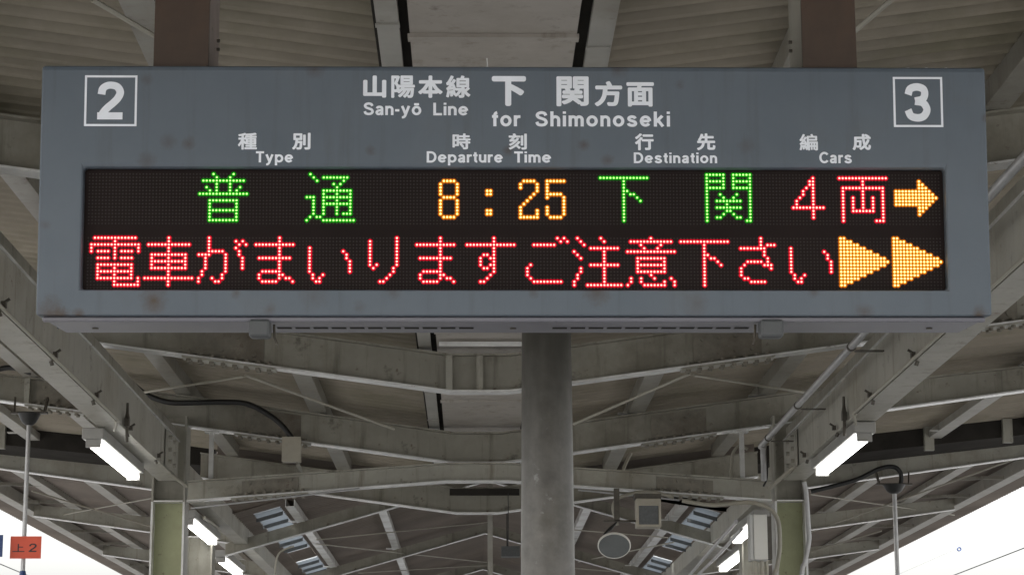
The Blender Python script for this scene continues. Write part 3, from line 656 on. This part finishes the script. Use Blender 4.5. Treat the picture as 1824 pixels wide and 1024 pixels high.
# grotesque letters drawn as strokes: cap height 1
def arc(cx, cy, rx, ry, a, b, n=14): return [(cx + rx * math.cos(R(a + (b - a) * k / n)), cy + ry * math.sin(R(a + (b - a) * k / n))) for k in range(n + 1)]
def sp(*p): return [(q.x, q.y) for q in curve([(x, y, 0) for x, y in p], 6)]
O_ = arc(.335, .365, .245, .28, 0, 360, 28)
def arch(x0, w): return arc(x0 + w / 2, .44, w / 2, .205, 180, 0) + [(x0 + w, 0)]
GL = {'S': [sp((.62, .72), (.55, .86), (.37, .915), (.18, .86), (.115, .73), (.2, .6), (.38, .52), (.57, .43), (.64, .27), (.55, .13), (.36, .085), (.16, .14), (.09, .3))],
 'a': [sp((.11, .52), (.17, .62), (.3, .65), (.43, .61), (.47, .5)) + [(.47, .08), (.5, .0)], sp((.47, .4), (.3, .37), (.14, .31), (.1, .19), (.17, .09), (.3, .09), (.42, .17), (.47, .28))],
 'n': [[(.09, 0), (.09, .73)], arch(.09, .40)], 'h': [[(.09, 0), (.09, 1)], arch(.09, .40)], 'm': [[(.09, 0), (.09, .73)], arch(.09, .355), arch(.445, .355)],
 '-': [[(.04, .38), (.34, .38)]], 'y': [[(.07, .73), (.31, .08)], [(.55, .73), (.28, -.04), (.22, -.13), (.14, -.175), (.05, -.17)]],
 'o': [O_], 'ō': [O_, [(.16, .86), (.51, .86)]], 'L': [[(.095, 1), (.095, .085), (.6, .085)]], 'i': [[(.09, 0), (.09, .73)], [(.09, .84), (.09, 1)]],
 'e': [[(.1, .365), (.57, .365)] , arc(.335, .365, .245, .28, 0, 325, 26)], 'f': [[(.19, 0), (.19, .74)] + arc(.36, .74, .17, .175, 180, 100, 8), [(.02, .65), (.38, .65)]],
 'r': [[(.09, 0), (.09, .73)], arc(.3, .42, .21, .22, 180, 85, 10) + [(.39, .64)]], 'k': [[(.09, 0), (.09, 1)], [(.1, .27), (.5, .72)], [(.24, .43), (.54, .01)]],
 's': [sp((.5, .53), (.44, .62), (.3, .655), (.16, .61), (.12, .51), (.19, .42), (.32, .37), (.46, .31), (.52, .2), (.45, .1), (.3, .075), (.14, .12), (.09, .22))],
 'D': [[(.095, .085), (.095, .915), (.34, .915)] + arc(.34, .5, .34, .415, 90, -90, 18) + [(.095, .085)]],
 'p': [[(.09, -.26), (.09, .73)], arc(.335, .365, .245, .28, 0, 360, 28)], 't': [[(.19, .93), (.19, .22)] + arc(.33, .22, .14, .14, 180, 275, 8), [(.02, .65), (.36, .65)]],
 'u': [[(.49, 0), (.49, .73)], [(.09, .73)] + arc(.29, .29, .2, .205, 180, 360) ], 'T': [[(.01, .915), (.67, .915)], [(.34, 0), (.34, .915)]],
 'C': [arc(.42, .5, .33, .415, 38, 322, 26)],
 '2': [sp((.11, .66), (.14, .81), (.24, .89), (.36, .905), (.5, .86), (.57, .72), (.52, .57), (.4, .43), (.26, .30), (.16, .17), (.11, .05)), [(.015, .088), (.64, .088)]],
 '3': [sp((.1, .70), (.16, .85), (.34, .905), (.52, .85), (.56, .71), (.49, .58), (.29, .53)), sp((.29, .53), (.5, .49), (.6, .36), (.6, .25), (.51, .13), (.35, .09), (.17, .14), (.09, .3))],
 '上': [[(.5, 1), (.5, .07)], [(.5, .6), (.92, .6)], [(0, .07), (1.05, .07)]]}
def ribbons(strokes, hw):
    out = []
    for s in strokes:
        q = [Vector((x, y)) for i, (x, y) in enumerate(s) if i == 0 or (Vector((x, y)) - Vector(s[i - 1])).length > 1e-5]
        closed = (q[0] - q[-1]).length < 1e-4
        if closed: q = q[:-1]
        L_ = []; n = len(q)
        for i in range(n):
            a = q[(i - 1) % n] if (closed or i) else None; b = q[(i + 1) % n] if (closed or i < n - 1) else None
            d1 = (q[i] - a).normalized() if a is not None else None; d2 = (b - q[i]).normalized() if b is not None else None
            if d1 is None: d1 = d2
            if d2 is None: d2 = d1
            t = d1 + d2; t = t.normalized() if t.length > 1e-6 else d1
            nn = Vector((-t.y, t.x)); k = hw / max(.45, nn.dot(Vector((-d1.y, d1.x))))
            L_.append((q[i] + nn * k, q[i] - nn * k))
        if closed: L_.append(L_[0])
        out.append(L_)
    return out
def latin(txt, x0, x1, ycap, ybase, hw=.095, P=S, face=uv, parent=sign, name='lettering', mat=LETTER, space=.34, gap=.11):
    a = face(x0, ybase); b = face(x1, ybase); c = face(x0, ycap)
    pen = 0; rib = []
    for ch in txt:
        if ch == ' ': pen += space; continue
        rb = ribbons(GL[ch], hw); lo = min(p.x for s in rb for q in s for p in q); hi = max(p.x for s in rb for q in s for p in q)
        rib += [[(Vector((p.x - lo + pen, p.y)), Vector((q.x - lo + pen, q.y))) for p, q in s] for s in rb]; pen += hi - lo + gap
    pen -= gap; sx = (b[0] - a[0]) / pen; sy = c[1] - a[1]; m = MB()
    for i, s in enumerate(rib):
        w = .0006 + i * 5e-6
        m.grid([[P(a[0] + p.x * sx, a[1] + p.y * sy, w), P(a[0] + q.x * sx, a[1] + q.y * sy, w)] for p, q in s])
    return m.build(name, mat, parent)
latin('San-yō', 647.5, 750.5, 183, 205.4); latin('Line', 771.7, 834, 183.5, 205.8)
latin('for', 876.4, 927, 198.5, 225.4, gap=.13); latin('Shimonoseki', 953.6, 1193.5, 198.8, 225.6, gap=.15)
latin('Type', 455.7, 522, 270, 289.6); latin('Departure', 760, 895.6, 270, 289.8); latin('Time', 915.8, 981.7, 270.2, 290)
latin('Destination', 1129, 1277.4, 272, 290.8, gap=.13); latin('Cars', 1459.4, 1517.4, 271, 291)
latin('2', 173, 220, 146, 212.7, hw=.095, name='platform_number'); latin('3', 1612, 1658, 149, 216.5, hw=.10, name='platform_number')
for (ax, ay, bx_, by_) in ((151.6, 134.7, 243.2, 225.3), (1590, 137.6, 1680.4, 226.9)):
    a = uv(ax, ay); b = uv(bx_, by_); e = .0046; m = MB()
    def fr(i): return [S(a[0] + i, b[1] + i, .0006), S(b[0] - i, b[1] + i, .0006), S(b[0] - i, a[1] - i, .0006), S(a[0] + i, a[1] - i, .0006)]
    m.grid([fr(0), fr(e)], True); m.build('number_frame', LETTER, sign)

# ================================================================== lamps
def lamp(x, y0, y1, z, label, dx=.018):
    t = thing('tube_lamp', (x, y0, z), label, 'lamp', 'twin tube lamps under the girders')
    Ln = y1 - y0
    MB().box((-.055, -.02, .022), (.055, Ln + .02, .078)).build('housing', LAMPB, t, bevel=.006)
    for s in (-1, 1):
        m = MB(); m.tube([(s * dx, .02, 0), (s * dx, Ln - .02, 0)], .0155, 12); m.build('tube', TUBE, t, smooth=True)
    for yy in (-.005, Ln - .02):
        m = MB(); m.box((-dx - .019, yy, -.019), (dx + .019, yy + .024, .0215)); m.build('socket', LAMPB, t)
    m = MB(); m.box((-.02, .12, .0785), (.02, .18, .0815)); m.build('mount', BOLT, t); m = MB(); m.box((-.02, Ln - .2, .0785), (.02, Ln - .14, .0815)); m.build('mount', BOLT, t)
    return t
ZL = ZG - .12
lamp(-1.91, 11.25, 12.62, ZL + .038, 'lit twin tube lamp under the left girder, nearest on the left')
lamp(-1.90, 15.0, 16.45, ZL + .035, 'lit twin tube lamp right of the left green pillar')
lamp(-2.0, 17.9, 19.3, ZL + .035, 'lit twin tube lamp at the bottom edge, second behind the left green pillar')
lamp(1.948, 11.05, 12.45, ZL + .038, 'lit twin tube lamp under the right girder, nearest on the right')
lamp(1.93, 15.0, 16.4, ZL + .035, 'lit twin tube lamp half hidden by the pale control box')
lamp(2.10, 17.3, 18.9, ZL + .035, 'lit twin tube lamp just below and left of the pale control box')
# dark clamps that carry the near lamps
for px, py, Y, s in ((182, 722, 11.3, 1), (1531, 722, 11.1, -1)):
    p = at(px, py, Y=Y); xw = -1.763 if s > 0 else 1.870
    t = thing('beam_clamp', (xw, Y, ZG + .012), 'dark rusty clamp spike on the %s girder, above the lamp' % ('left' if s > 0 else 'right'), 'clamp')
    m = MB(); m.box((min(0, s * .024), -.02, 0), (max(0, s * .024), .02, .04)); m.tube([(s * .012, 0, .04), (s * .012, 0, .07), (s * .012, 0, .12)], [.014, .008, .006], 8); m.tube([(s * .012, 0, .0), (s * .014, 0, -.08)], .008, 8); m.build('clamp_body', BOLT, t)

# ================================================================== conduits, pipes, cables
def pipe(name, pts, r, mat, label, cat, smooth=True, n=10):
    o0 = Vector(pts[0]); m = MB(); m.tube(off(pts, o0), r, n); o = m.build(name, mat, smooth=smooth); o.location = o0; return tag(o, label, cat)
pipe('conduit', curve([(-1.752, 2.1, ZG + .004), (-1.752, 6, ZG + .004), (-1.752, 10.6, ZG + .004), (-1.76, 11.0, ZG - .002), (-1.80, 11.22, ZG - .02)]), .0075, PIPE2, 'thin conduit along the lower edge of the left girder', 'conduit')
pipe('conduit', curve([(1.858, 2.1, ZG + .004), (1.858, 6, ZG + .004), (1.858, 10.4, ZG + .004), (1.862, 10.8, ZG - .002), (1.90, 11.02, ZG - .02)]), .0075, PIPE2, 'thin conduit along the lower edge of the right girder', 'conduit')
pipe('galvanised_pipe', curve([(1.70, 2, EYE + 1.815), (1.70, 8, EYE + 1.815), (1.70, 12.7, EYE + 1.815), (1.705, 13.05, EYE + 1.80), (1.715, 13.15, EYE + 1.70), (1.72, 13.2, EYE + 1.62)], 6), .017, PIPE, 'shiny galvanised pipe along the inner side of the right girder', 'pipe')
for yy, lb in ((9.9, 'nearer the sign'), (11.6, 'halfway to the pillar'), (12.8, 'nearest the pillar')):
    t = thing('pipe_clamp', (1.735, yy, EYE + 1.815), 'small dark clamp on the galvanised pipe, ' + lb, 'clamp', 'clamps on the galvanised pipe'); m = MB(); m.box((-.02, -.015, -.022), (.11, .015, -.017)); m.tube([(-.035, -.012, 0), (-.035, .012, 0)], .021, 12); m.build('bracket', BOLT, t)
# pipes down the pillars
Yp = 13.45
pipe('drop_pipe', curve([at(1432, 858, Y=Yp - .1), at(1436, 880, Y=Yp - .1), at(1440, 940, Y=Yp - .1), at(1441, 962, Y=Yp - .1), at(1434, 1000, Y=Yp - .1), at(1428, 1040, Y=Yp - .1), at(1427, 1300, Y=Yp - .1)]), .0145, PIPE, 'grey pipe bending down the right side of the right green pillar', 'pipe')
pipe('cable_loop', curve([at(1215, 891, Y=13.35), at(1270, 899, Y=13.35), at(1330, 894, Y=13.33), at(1366, 903, Y=13.33), at(1385, 925, Y=13.33), at(1389, 970, Y=13.33), at(1384, 1010, Y=13.33), at(1378, 1050, Y=13.33), at(1378, 1300, Y=13.33)]), .0135, PIPE2, 'beige cable bending from the tie beam down the right green pillar', 'cable')
pipe('black_cable', curve([at(236, 683, Y=13.5), at(262, 703, Y=13.5), at(300, 716, Y=13.5), at(345, 717, Y=13.5), at(400, 716, Y=13.5), at(440, 719, Y=13.5), at(478, 738, Y=13.5), at(503, 758, Y=13.5), at(520, 780, Y=13.5)]), .0165, CABLE, 'thick black cable sagging to the cream junction box', 'cable')
pipe('black_cable', curve([at(-25, 668, Y=13.45), at(0, 657, Y=13.45), at(25, 655, Y=13.45), at(55, 664, Y=13.45)]), .016, CABLE, 'black cable arching over the beam at the left edge of the photo', 'cable')
pipe('black_cable', curve([at(1444, 875, Y=17.6), at(1490, 864, Y=17.6), at(1530, 852, Y=17.6), at(1565, 835, Y=17.6), at(1590, 831, Y=17.6), at(1603, 840, Y=17.6), at(1605, 858, Y=17.6), at(1598, 872, Y=17.6)]), .018, CABLE, 'black cable looping down to the bracket of the right hanging rod', 'cable')
pipe('cable_loop', curve([at(1100, 935, Y=13.3), at(1092, 905, Y=13.3), at(1100, 888, Y=13.3), at(1130, 877, Y=13.3), at(1165, 876, Y=13.3), at(1200, 886, Y=13.3)]), .010, PIPE2, 'thin cable arching above the speaker box', 'cable')
# girder end bracket tubes above the pillars
pipe('conduit', curve([at(1462, 833, Y=12.9), at(1440, 829, Y=12.95), at(1415, 832, Y=13.0), at(1398, 845, Y=13.1), at(1372, 868, Y=13.3)]), .012, PIPE2, 'bent conduit across the underside of the right girder end', 'conduit')
pipe('conduit', curve([at(238, 815, Y=12.95), at(270, 822, Y=13.0), at(300, 842, Y=13.1), at(333, 866, Y=13.3)]), .010, PIPE2, 'bent conduit across the underside of the left girder end', 'conduit')
pipe('conduit', [at(363 + (k * 40), 921 + k * 30, Y=15.2 + k * 2.2) for k in range(4)], .012, PIPE2, 'conduit along the far left channel behind the lamps', 'conduit')
for dx, lb in ((0, 'upper of the two conduits left of the pale control box'), (14, 'lower of the two conduits left of the pale control box')):
    pipe('conduit', [at(1312 + dx * .6, 928 + dx, Y=15.0), at(1270 + dx, 975 + dx * .6, Y=17.5), at(1228 + dx, 1024, Y=20.5)], .013, PIPE, lb, 'conduit')
pipe('thin_pipe', curve([at(490, 1030, Y=14), at(491, 1005, Y=14), at(497, 985, Y=14), at(512, 976, Y=14), at(524, 972, Y=14)]), .006, PIPE2, 'thin bent pipe rising under the left rafter', 'pipe')

# brace rods in the roof plane
def onplane(px, py, o=.09):
    """where the sight line meets the sloping plane o above the beams' undersides"""
    lo, hi = 3.0, 60.0
    f = lambda y: (lambda p: p.z - zbeam(p.x) - o)(at(px, py, Y=y))
    for k in range(60):
        mid = (lo + hi) / 2
        if f(mid) > 0: hi = mid
        else: lo = mid
    return at(px, py, Y=hi)
def rod(a, b, label, o=.09, r=.0075, pl=onplane): return pipe('brace_rod', [pl(*a, o), pl(*b, o)], r, PIPE2, label, 'brace rod', n=6)
rod((254, 699), (434, 670), 'brace rod from the left girder up to the beam under the sign', .05)
rod((437, 668), (702, 764), 'long brace rod falling from the beam below the sign towards the middle, left of pole', .05)
rod((1230, 665), (1022, 755), 'long brace rod falling from the beam below the sign towards the middle, right of pole', .05)
rod((1235, 668), (1440, 700), 'brace rod from the right girder up to the beam under the sign', .05)
rod((165, 0), (274, 64), 'brace rod at the top left beside the left hanger post', .10)
rod((1600, -10), (1500, 75), 'brace rod at the top right beside the right hanger post', .10)
rod((57, 874), (275, 939), 'yellowish rod falling towards the left green pillar', .02)
rod((71, 924), (275, 886), 'thin rod rising towards the left green pillar', .06, .006)
rod((1444, 880), (1700, 917), 'thin rod falling to the right of the right green pillar', .06, .006)
rod((1444, 947), (1840, 806), 'long rod rising from the right green pillar to the right eave', .02)
rod((1444, 982), (1570, 945), 'short rod near the right pillar, below the long one', .02)
def ongable(px, py, o=.05):
    lo, hi = 12.0, 80.0
    f = lambda y: (lambda p: p.z - zgable(p.x) - o)(at(px, py, Y=y))
    for k in range(60):
        mid = (lo + hi) / 2
        if f(mid) > 0: hi = mid
        else: lo = mid
    return at(px, py, Y=hi)
for a, b, lb in (((563, 961), (867, 930), 'thin rod under the gabled roof, uppermost on the left'), ((563, 968), (867, 1001), 'thin rod under the gabled roof, crossing on the left'), ((638, 1020), (867, 1006), 'thin rod under the gabled roof, lowest on the left'),
                 ((1190, 957), (1010, 942), 'thin rod under the gabled roof, behind the round disc'), ((1200, 965), (1030, 1000), 'thin rod under the gabled roof, crossing on the right'), ((1150, 1022), (1010, 1010), 'thin rod under the gabled roof, lowest on the right')):
    pipe('brace_rod', [ongable(*a), ongable(*b)], .006, PIPE2, lb, 'brace rod', n=6)

pipe('bent_pipe', curve([at(1124, 806, Y=14.2), at(1116, 822, Y=14.2), at(1110, 838, Y=14.2), at(1110, 852, Y=14.2)]), .011, PIPE2, 'short bent pipe right of the concrete pole, behind the tie beam', 'pipe')
pipe('bent_pipe', curve([at(1302, 868, Y=13.7), at(1303, 830, Y=13.7), at(1306, 806, Y=13.7), at(1318, 793, Y=13.7), at(1332, 800, Y=13.7)]), .010, PIPE2, 'short hooked pipe left of the right slim post', 'pipe')
pipe('thin_cable', curve([at(1362, 792, Y=13.3), at(1366, 820, Y=13.3), at(1366, 850, Y=13.3), at(1360, 866, Y=13.3)]), .006, CABLE, 'thin black cable dropping from the end of the galvanised pipe', 'cable')
pipe('thin_cable', curve([at(905, 878, Y=16.2), at(905.5, 930, Y=16.2), at(905, 972, Y=16.2)]), .003, CABLE, 'hair-thin cord hanging left of the concrete pole', 'cord')
for a, b, lb in (((340, 905), (640, 870), 'thin conduit along the left half of the tie beam'), ((1030, 872), (1210, 890), 'thin conduit along the right half of the tie beam')):
    pipe('conduit', [at(*a, Y=13.42), at(*b, Y=13.42)], .006, PIPE, lb, 'conduit')

# slim posts standing on the tie beam
for pa, pt, pb, lb in ((375, 700, 868, 'slim post standing on the tie beam beside the left pillar'), (1323, 800, 864, 'slim post standing on the tie beam beside the right pillar')):
    Yq = 13.56; a, b = at(pa, pb, Y=Yq), at(pa - 4, pt + 60, Y=Yq); t = thing('slim_post', (a.x, Yq, a.z), lb, 'post', 'slim posts on the tie beam')
    h = zbeam(a.x) - a.z - .01; m = MB(); m.box((-.013, -.02, 0), (.013, .02, h)); m.box((-.04, -.03, h - .012), (.04, .03, h)); m.build('upright', FLANGE, t)
# centre post further off
p = at(873, 932, Y=17.6)
t = thing('centre_post', (p.x, 17.6, 0), 'thin pale post in the middle of the platform far behind the pole', 'post'); m = MB(); m.box((-.02, -.02, 0), (.02, .02, zgable(p.x) - .001)); m.build('shaft', PURL, t)

# ================================================================== small equipment
# cream junction box on the beam
a, b = at(503, 778, Y=13.48), at(535, 822, Y=13.48)
t = thing('junction_box', ((a.x + b.x) / 2, 13.48, b.z), 'cream junction box hanging on the beam at the end of the black cable', 'junction box')
w = (b.x - a.x); h = a.z - b.z
MB().box((-w / 2, 0, .001), (w / 2, .07, h)).build('case', BOXM, t, bevel=.004)
MB().box((-w / 2 - .002, -.006, -.001), (w / 2 + .002, -.0005, h + .002)).build('lid', BOXM, t, bevel=.002)
m = MB(); m.bar((w * .3, .03, -.001), (w * .75, .25, -.13), .012, .03); m.build('bracket', STEEL2, t)
# pale control box on the right pillar
a, b = at(1335, 915, Y=13.2), at(1368, 997, Y=13.2)
t = thing('control_box', ((a.x + b.x) / 2, 13.2, b.z), 'tall pale grey control box beside the right green pillar', 'control box')
w = b.x - a.x; h = a.z - b.z
MB().box((-w / 2, .004, 0), (w / 2, .12, h)).build('case', GREYBOX, t, bevel=.004)
MB().box((-w * .29, -.008, .004), (w / 2, .0035, h - .004)).build('door', WHITE, t, bevel=.003)
MB().box((-w / 2, -.006, .004), (-w * .33, .0035, h - .004)).build('side_panel', GREYBOX, t, bevel=.002)
m = MB(); m.tube([(w * .2, .05, 0), (w * .2, .05, -.5), (w * .2, .05, -1.2)], .012, 8); m.tube([(-w * .2, .05, 0), (-w * .2, .05, -1.2)], .014, 8); m.build('cable_entry', PIPE2, t)
m = MB(); m.box((w / 2 + .002, .03, .01), (w / 2 + .03, .10, h - .01)); m.build('backing_rail', BOLT, t)
# speaker box on a bracket and the round disc
a, b = at(1133, 896, Y=13.1), at(1178, 938, Y=13.1)
t = thing('speaker_box', ((a.x + b.x) / 2, 13.1, (a.z + b.z) / 2), 'square cream speaker with a grey grille hanging under the tie beam', 'speaker')
w = (b.x - a.x) / 2; h = (a.z - b.z) / 2
MB().box((-w, 0, -h), (w, .12, h + .03)).build('case', BOXM, t, bevel=.006)
m = MB(); m.grid([[(-w, -.001, -h), (w, -.001, -h), (w, -.001, h), (-w, -.001, h)], [(-w * .98, -.012, -h * .98), (w * .98, -.012, -h * .98), (w * .98, -.012, h * .98), (-w * .98, -.012, h * .98)], [(-w * .8, -.012, -h * .8), (w * .8, -.012, -h * .8), (w * .8, -.012, h * .8), (-w * .8, -.012, h * .8)], [(-w * .8, -.004, -h * .8), (w * .8, -.004, -h * .8), (w * .8, -.004, h * .8), (-w * .8, -.004, h * .8)]], True); m.build('bezel', BOXM, t)
MB().box((-w * .79, -.0045, -h * .79), (w * .79, -.002, h * .79)).build('grille', GRILLE, t)
MB().box((-w * 1.1, .02, h + .031), (w * 1.05, .12, h + .06)).build('top_bracket', BOLT, t)
q0, q1 = at(1098, 876, Y=13.16), at(1098, 928, Y=13.16)
m = MB(); c0 = Vector(t.location); m.box((q0.x - c0.x - .016, .04, q1.z - c0.z), (q0.x - c0.x + .016, .075, q0.z - c0.z + .02)); m.bar((q0.x - c0.x - .08, .05, q1.z - c0.z), (-w, .05, q1.z - c0.z), .02, .012); m.build('hanger', BOLT, t)
pc = at(1094, 971, Y=13.05)
t = thing('round_disc', pc, 'round grey disc with a white rim hanging below the speaker', 'disc lamp')
ax = (Vector((0, 0, EYE)) - pc).normalized(); ax = (ax + Vector((0, 0, -.95))).normalized()
q = ax.to_track_quat('Z', 'Y').to_matrix(); rr = 29.5 / F * 13.05
def ring(r, z, n=40): return [q @ Vector((r * math.cos(2 * math.pi * k / n), r * math.sin(2 * math.pi * k / n), z)) for k in range(n)]
m = MB(); m.grid([ring(rr * .93, .006), ring(rr * .965, .009), ring(rr, .004), ring(rr, -.006), ring(rr * .85, -.009), ring(rr * .3, -.01)], True); m.build('rim', WHITE, t, smooth=True)
m = MB(); m.grid([ring(rr * .928, .005), ring(rr * .6, .006), ring(rr * .3, .007), ring(.001, .0075)], True); m.build('face', DISC, t, smooth=True)
e = at(1098, 930, Y=13.15) - pc; f_ = at(1076, 951, Y=13.08) - pc
m = MB(); m.tube([e, (e + f_) / 2 + Vector((0, 0, -.004)), f_], [.005, .012, .006], 8); m.build('arm', CABLE, t)
# dark hanging box far away with its cord
a, b = at(893, 972, Y=20), at(926, 990, Y=20)
t = thing('hanging_box', ((a.x + b.x) / 2, 20, b.z), 'small dark box hanging far away just left of the concrete pole', 'hanging sign')
m = MB(); m.box((-(b.x - a.x) / 2, 0, 0), ((b.x - a.x) / 2, .15, a.z - b.z)); m.build('case', GRILLE, t)
m = MB(); m.tube([(-.03, .07, a.z - b.z), (-.03, .07, zgable(.2) + .1 - b.z)], .006, 6); m.build('cord', CABLE, t)

# ---- hanging rods with the orange plate
def hanging_rod(px_t, py_t, px_b, Y, label, zb):
    a = at(px_t, py_t, Y=Y); b = at(px_b, 1024, Y=Y)
    t = thing('hanging_rod', (a.x, Y, zb), label, 'rod'); h = a.z - zb
    m = MB(); m.tube([(0, 0, 0), (0, 0, h)], .0135 * Y / 13.6, 12); m.build('rod', PIPE, t, smooth=True)
    s = Y / 13.6
    m = MB(); m.tube([(0, 0, h - .004), (0, 0, h + .015), (0, 0, h + .05), (0, 0, h + .065)], [.022 * s, .045 * s, .062 * s, .07 * s], 14); m.build('socket', CABLE, t, smooth=True)
    m = MB(); m.box((-.11 * s, -.02, h + .0655), (.11 * s, .02, h + .078)); m.bar((-.09 * s, 0, h + .07), (-.10 * s, .05, h + .17), .012, .02); m.bar((.09 * s, 0, h + .07), (.10 * s, .05, h + .17), .012, .02); m.build('bracket', BOLT, t)
    return t, a, h
tL, aL, hL = hanging_rod(51.5, 756, 46, 13.4, 'thin pale rod hanging from the roof at the left, passing behind the orange plate', EYE + .95)
m = MB(); zf_ = at(46, 1016, Y=13.4).z - (EYE + .95); m.tube([(0, 0, zf_), (0, 0, zf_ - .12)], [.017, .034], 12); m.build('foot_cone', BLUE, tL, smooth=True)
hanging_rod(1593, 878, 1601, 17.6, 'thin shiny rod hanging from the roof at the right, against the white sky', EYE + .7)
a, b = at(19, 954.5, Y=13.37), at(72.5, 994, Y=13.37)
t = thing('orange_sign', ((a.x + b.x) / 2, 13.37, b.z), 'small orange plate marked 上2 hanging on the left rod', 'sign')
w = (b.x - a.x) / 2; h = a.z - b.z
MB().box((-w, 0, 0), (w, .004, h)).build('plate', ORANGE, t)
def PP(u, v, wv): return (u, -wv, v)
def fc(px, py): p = at(px, py, Y=13.37) - Vector(t.location); return (p.x, p.z)
latin('上', 22, 43.5, 968, 982.5, hw=.055, P=PP, face=fc, parent=t, name='lettering', mat=INK)
latin('2', 51, 65, 967, 982.5, hw=.075, P=PP, face=fc, parent=t, name='lettering', mat=INK)
MB().box((-.03, .0045, h * .3), (.03, .012, h * .7)).build('clip', PIPE, t)
a, b = at(-48, 952, Y=13.3), at(4, 991, Y=13.3)
t = thing('blue_sign', ((a.x + b.x) / 2, 13.3, b.z), 'dark blue plate cut off by the left edge of the photo', 'sign')
w = (b.x - a.x) / 2; h = a.z - b.z
MB().box((-w, 0, 0), (w, .004, h)).build('plate', BLUE, t)
m = MB(); m.tube([(0, .016, h * .2), (0, .016, zbeam(t.location.x) - t.location.z)], .011, 10); m.build('rod', PIPE, t, smooth=True)

# ---- overhead wires beyond the eaves
for x, z, lb in ((6.5, EYE + 2.44, 'thin contact wire crossing the white sky at the lower right'), (-6.2, EYE + 2.55, 'thin contact wire in the white sky at the lower left')):
    pipe('overhead_wire', [(x, -20, z), (x, 40, z), (x, 120, z)], .007, CABLE, lb, 'overhead wire', n=6)
pi = at(1708.5, 977.5, X=6.5)
t = thing('wire_insulator', pi, 'small ring shaped insulator against the white sky at the lower right', 'insulator')
m = MB(); m.grid([[(math.cos(2 * math.pi * k / 20) * r_, y_, math.sin(2 * math.pi * k / 20) * r_) for k in range(20)] for r_, y_ in ((.028, -.02), (.019, -.02), (.014, 0), (.019, .02), (.028, .02), (.028, -.02))], True); m.build('ring', BLUE, t, smooth=True)
m = MB(); m.tube([(0, 0, .02), (0, 60, .02)], .0012, 5); m.build('wire', CABLE, t)
